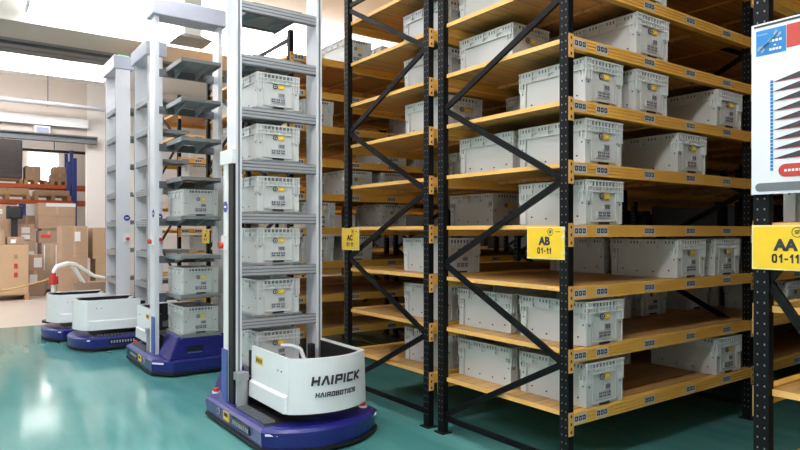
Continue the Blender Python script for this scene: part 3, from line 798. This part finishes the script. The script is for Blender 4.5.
pallet_rack('blue and orange pallet rack behind, carrying the black wrapped load', (-1.0, 3.29, 6.4), 22.6, 23.7, (3.0,), 4.18)
for i, (x0, x1, lb, h, m) in enumerate(((-.3, .7, 'pallet with flat grey goods, first on the lower orange beam', .15, 'film'), (.85, 1.95, 'pallet with flat pale carton, second on the lower orange beam', .17, 'cardpale'), (2.05, 2.98, 'pallet with flat brown carton beside the blue upright', .14, 'card'))):
    pallet(x0, x1, 20.5, 21.6, 2.482, 'wooden ' + lb, 'pallets on orange beams')
    carton(x0+.04, x1-.04, 20.52, 21.5, 2.624, 2.624+h, 'low ' + lb.replace('pallet with ', ''), m, 'cartons on orange beams')
pallet(.3, 1.95, 22.6, 23.7, 3.062, 'wooden pallet under the dark wrapped load', 'pallets on orange beams')
tag(obj('wrapped_load', MB().box(-.81, .81, 0, 1.0, 0, 1.2), M['blackfilm'], loc=(1.13, 22.62, 3.204), bevel=.04), 'big load wrapped in dark film on the upper orange beam', 'wrapped load')
pallet(1.98, 2.62, 22.6, 23.7, 3.062, 'narrow pallet right beside the dark wrapped load', 'pallets on orange beams')
carton(2.02, 2.44, 22.62, 23.4, 3.204, 3.62, 'lone carton beside the dark wrapped load', 'card', 'cartons on orange beams')
pallet(2.7, 3.2, 22.6, 23.7, 3.062, 'pallet holding two cartons by the tall blue post', 'pallets on orange beams')
carton(2.74, 3.18, 22.62, 23.4, 3.204, 3.42, 'lower of two cartons by the tall blue post', 'cardshade', 'cartons on orange beams')
carton(2.78, 3.14, 22.65, 23.3, 3.422, 3.64, 'upper of two cartons by the tall blue post', 'card', 'cartons on orange beams')
tag(obj('service_pipe', MB().cyl((-5.99, 24.2, 4.3), (10.79, 24.2, 4.3), .05, 10), M['dark']), 'thin dark pipe across the bright store room', 'pipe')
svc = bpy.data.objects['service_pipe']
for x in (-3, 0, 3, 6): obj('hanger_rod', MB().cyl((x, 24.2, 4.3), (x, 24.2, CZ-.003), .012, 8), M['dark'], svc)

# ------------------------------------------------------------------ barrier and frame
b = thing('barrier_post', 'white barrier post with red cap behind the last robot box', 'barrier post', (1.55, 12.6, 0))
obj('foot', MB().cyl((0, 0, 0), (0, 0, .04), .18, 20), M['dark'], b); obj('post', MB().cyl((0, 0, .04), (0, 0, .68), .04, 14), M['white'], b)
obj('red_cap', MB().cyl((0, 0, .66), (0, 0, .80), .075, 16).cyl((0, 0, .80), (0, 0, .86), .04, 12), M['red'], b)
pts = []
for i in range(17):
    f = i/16; pts.append((1.475-2.2*f, 12.57-.9*f, .76-.30*f*(1-f)*2-.04*f))
tag(obj('barrier_rope', MB().tube(pts, .016, 8), M['rope']), 'orange rope hanging from the red-capped post across the floor', 'rope')
h = thing('trolley_frame', 'white bent-tube frame with hooded top behind the red-capped post', 'trolley', (2.0, 13.4, 0))
hd = MB(); n = 10
prof = [(-.36, .86), (-.30, .96), (-.12, 1.02), (.02, 1.0), (.10, .92)]
vs = []; fs = []
for (x, z) in prof: vs += [(x, -.17, z), (x, .17, z), (x, .17, z-.06), (x, -.17, z-.06)]
for k in range(len(prof)-1):
    for r in range(4): fs.append((k*4+r, k*4+(r+1) % 4, k*4+4+(r+1) % 4, k*4+4+r))
fs += [(3, 2, 1, 0), (16, 17, 18, 19)]
hd.add(vs, fs); obj('hood', hd, M['white'], h, bevel=.02)
for y in (-.15, .15):
    obj('side_tube', MB().tube([(.06, y, .94), (.32, y, .74), (.62, y, .66), (.66, y, .02)], .03, 10), M['white'], h)
    obj('brace_tube', MB().tube([(-.02, y, .92), (.22, y, .5), (.26, y, .03)], .024, 10), M['white'], h)
    obj('wheel', MB().cyl((.66, y-.03, .06), (.66, y+.03, .06), .06, 14), M['dark'], h)
    obj('wheel', MB().cyl((.26, y-.03, .06), (.26, y+.03, .06), .06, 14), M['dark'], h)
obj('cross_tube', MB().cyl((.62, -.15, .62), (.62, .15, .62), .022, 10), M['white'], h)
obj('load_box', MB().box(.0, .6, -.2, .2, .30, .62), M['cardshade'], h)
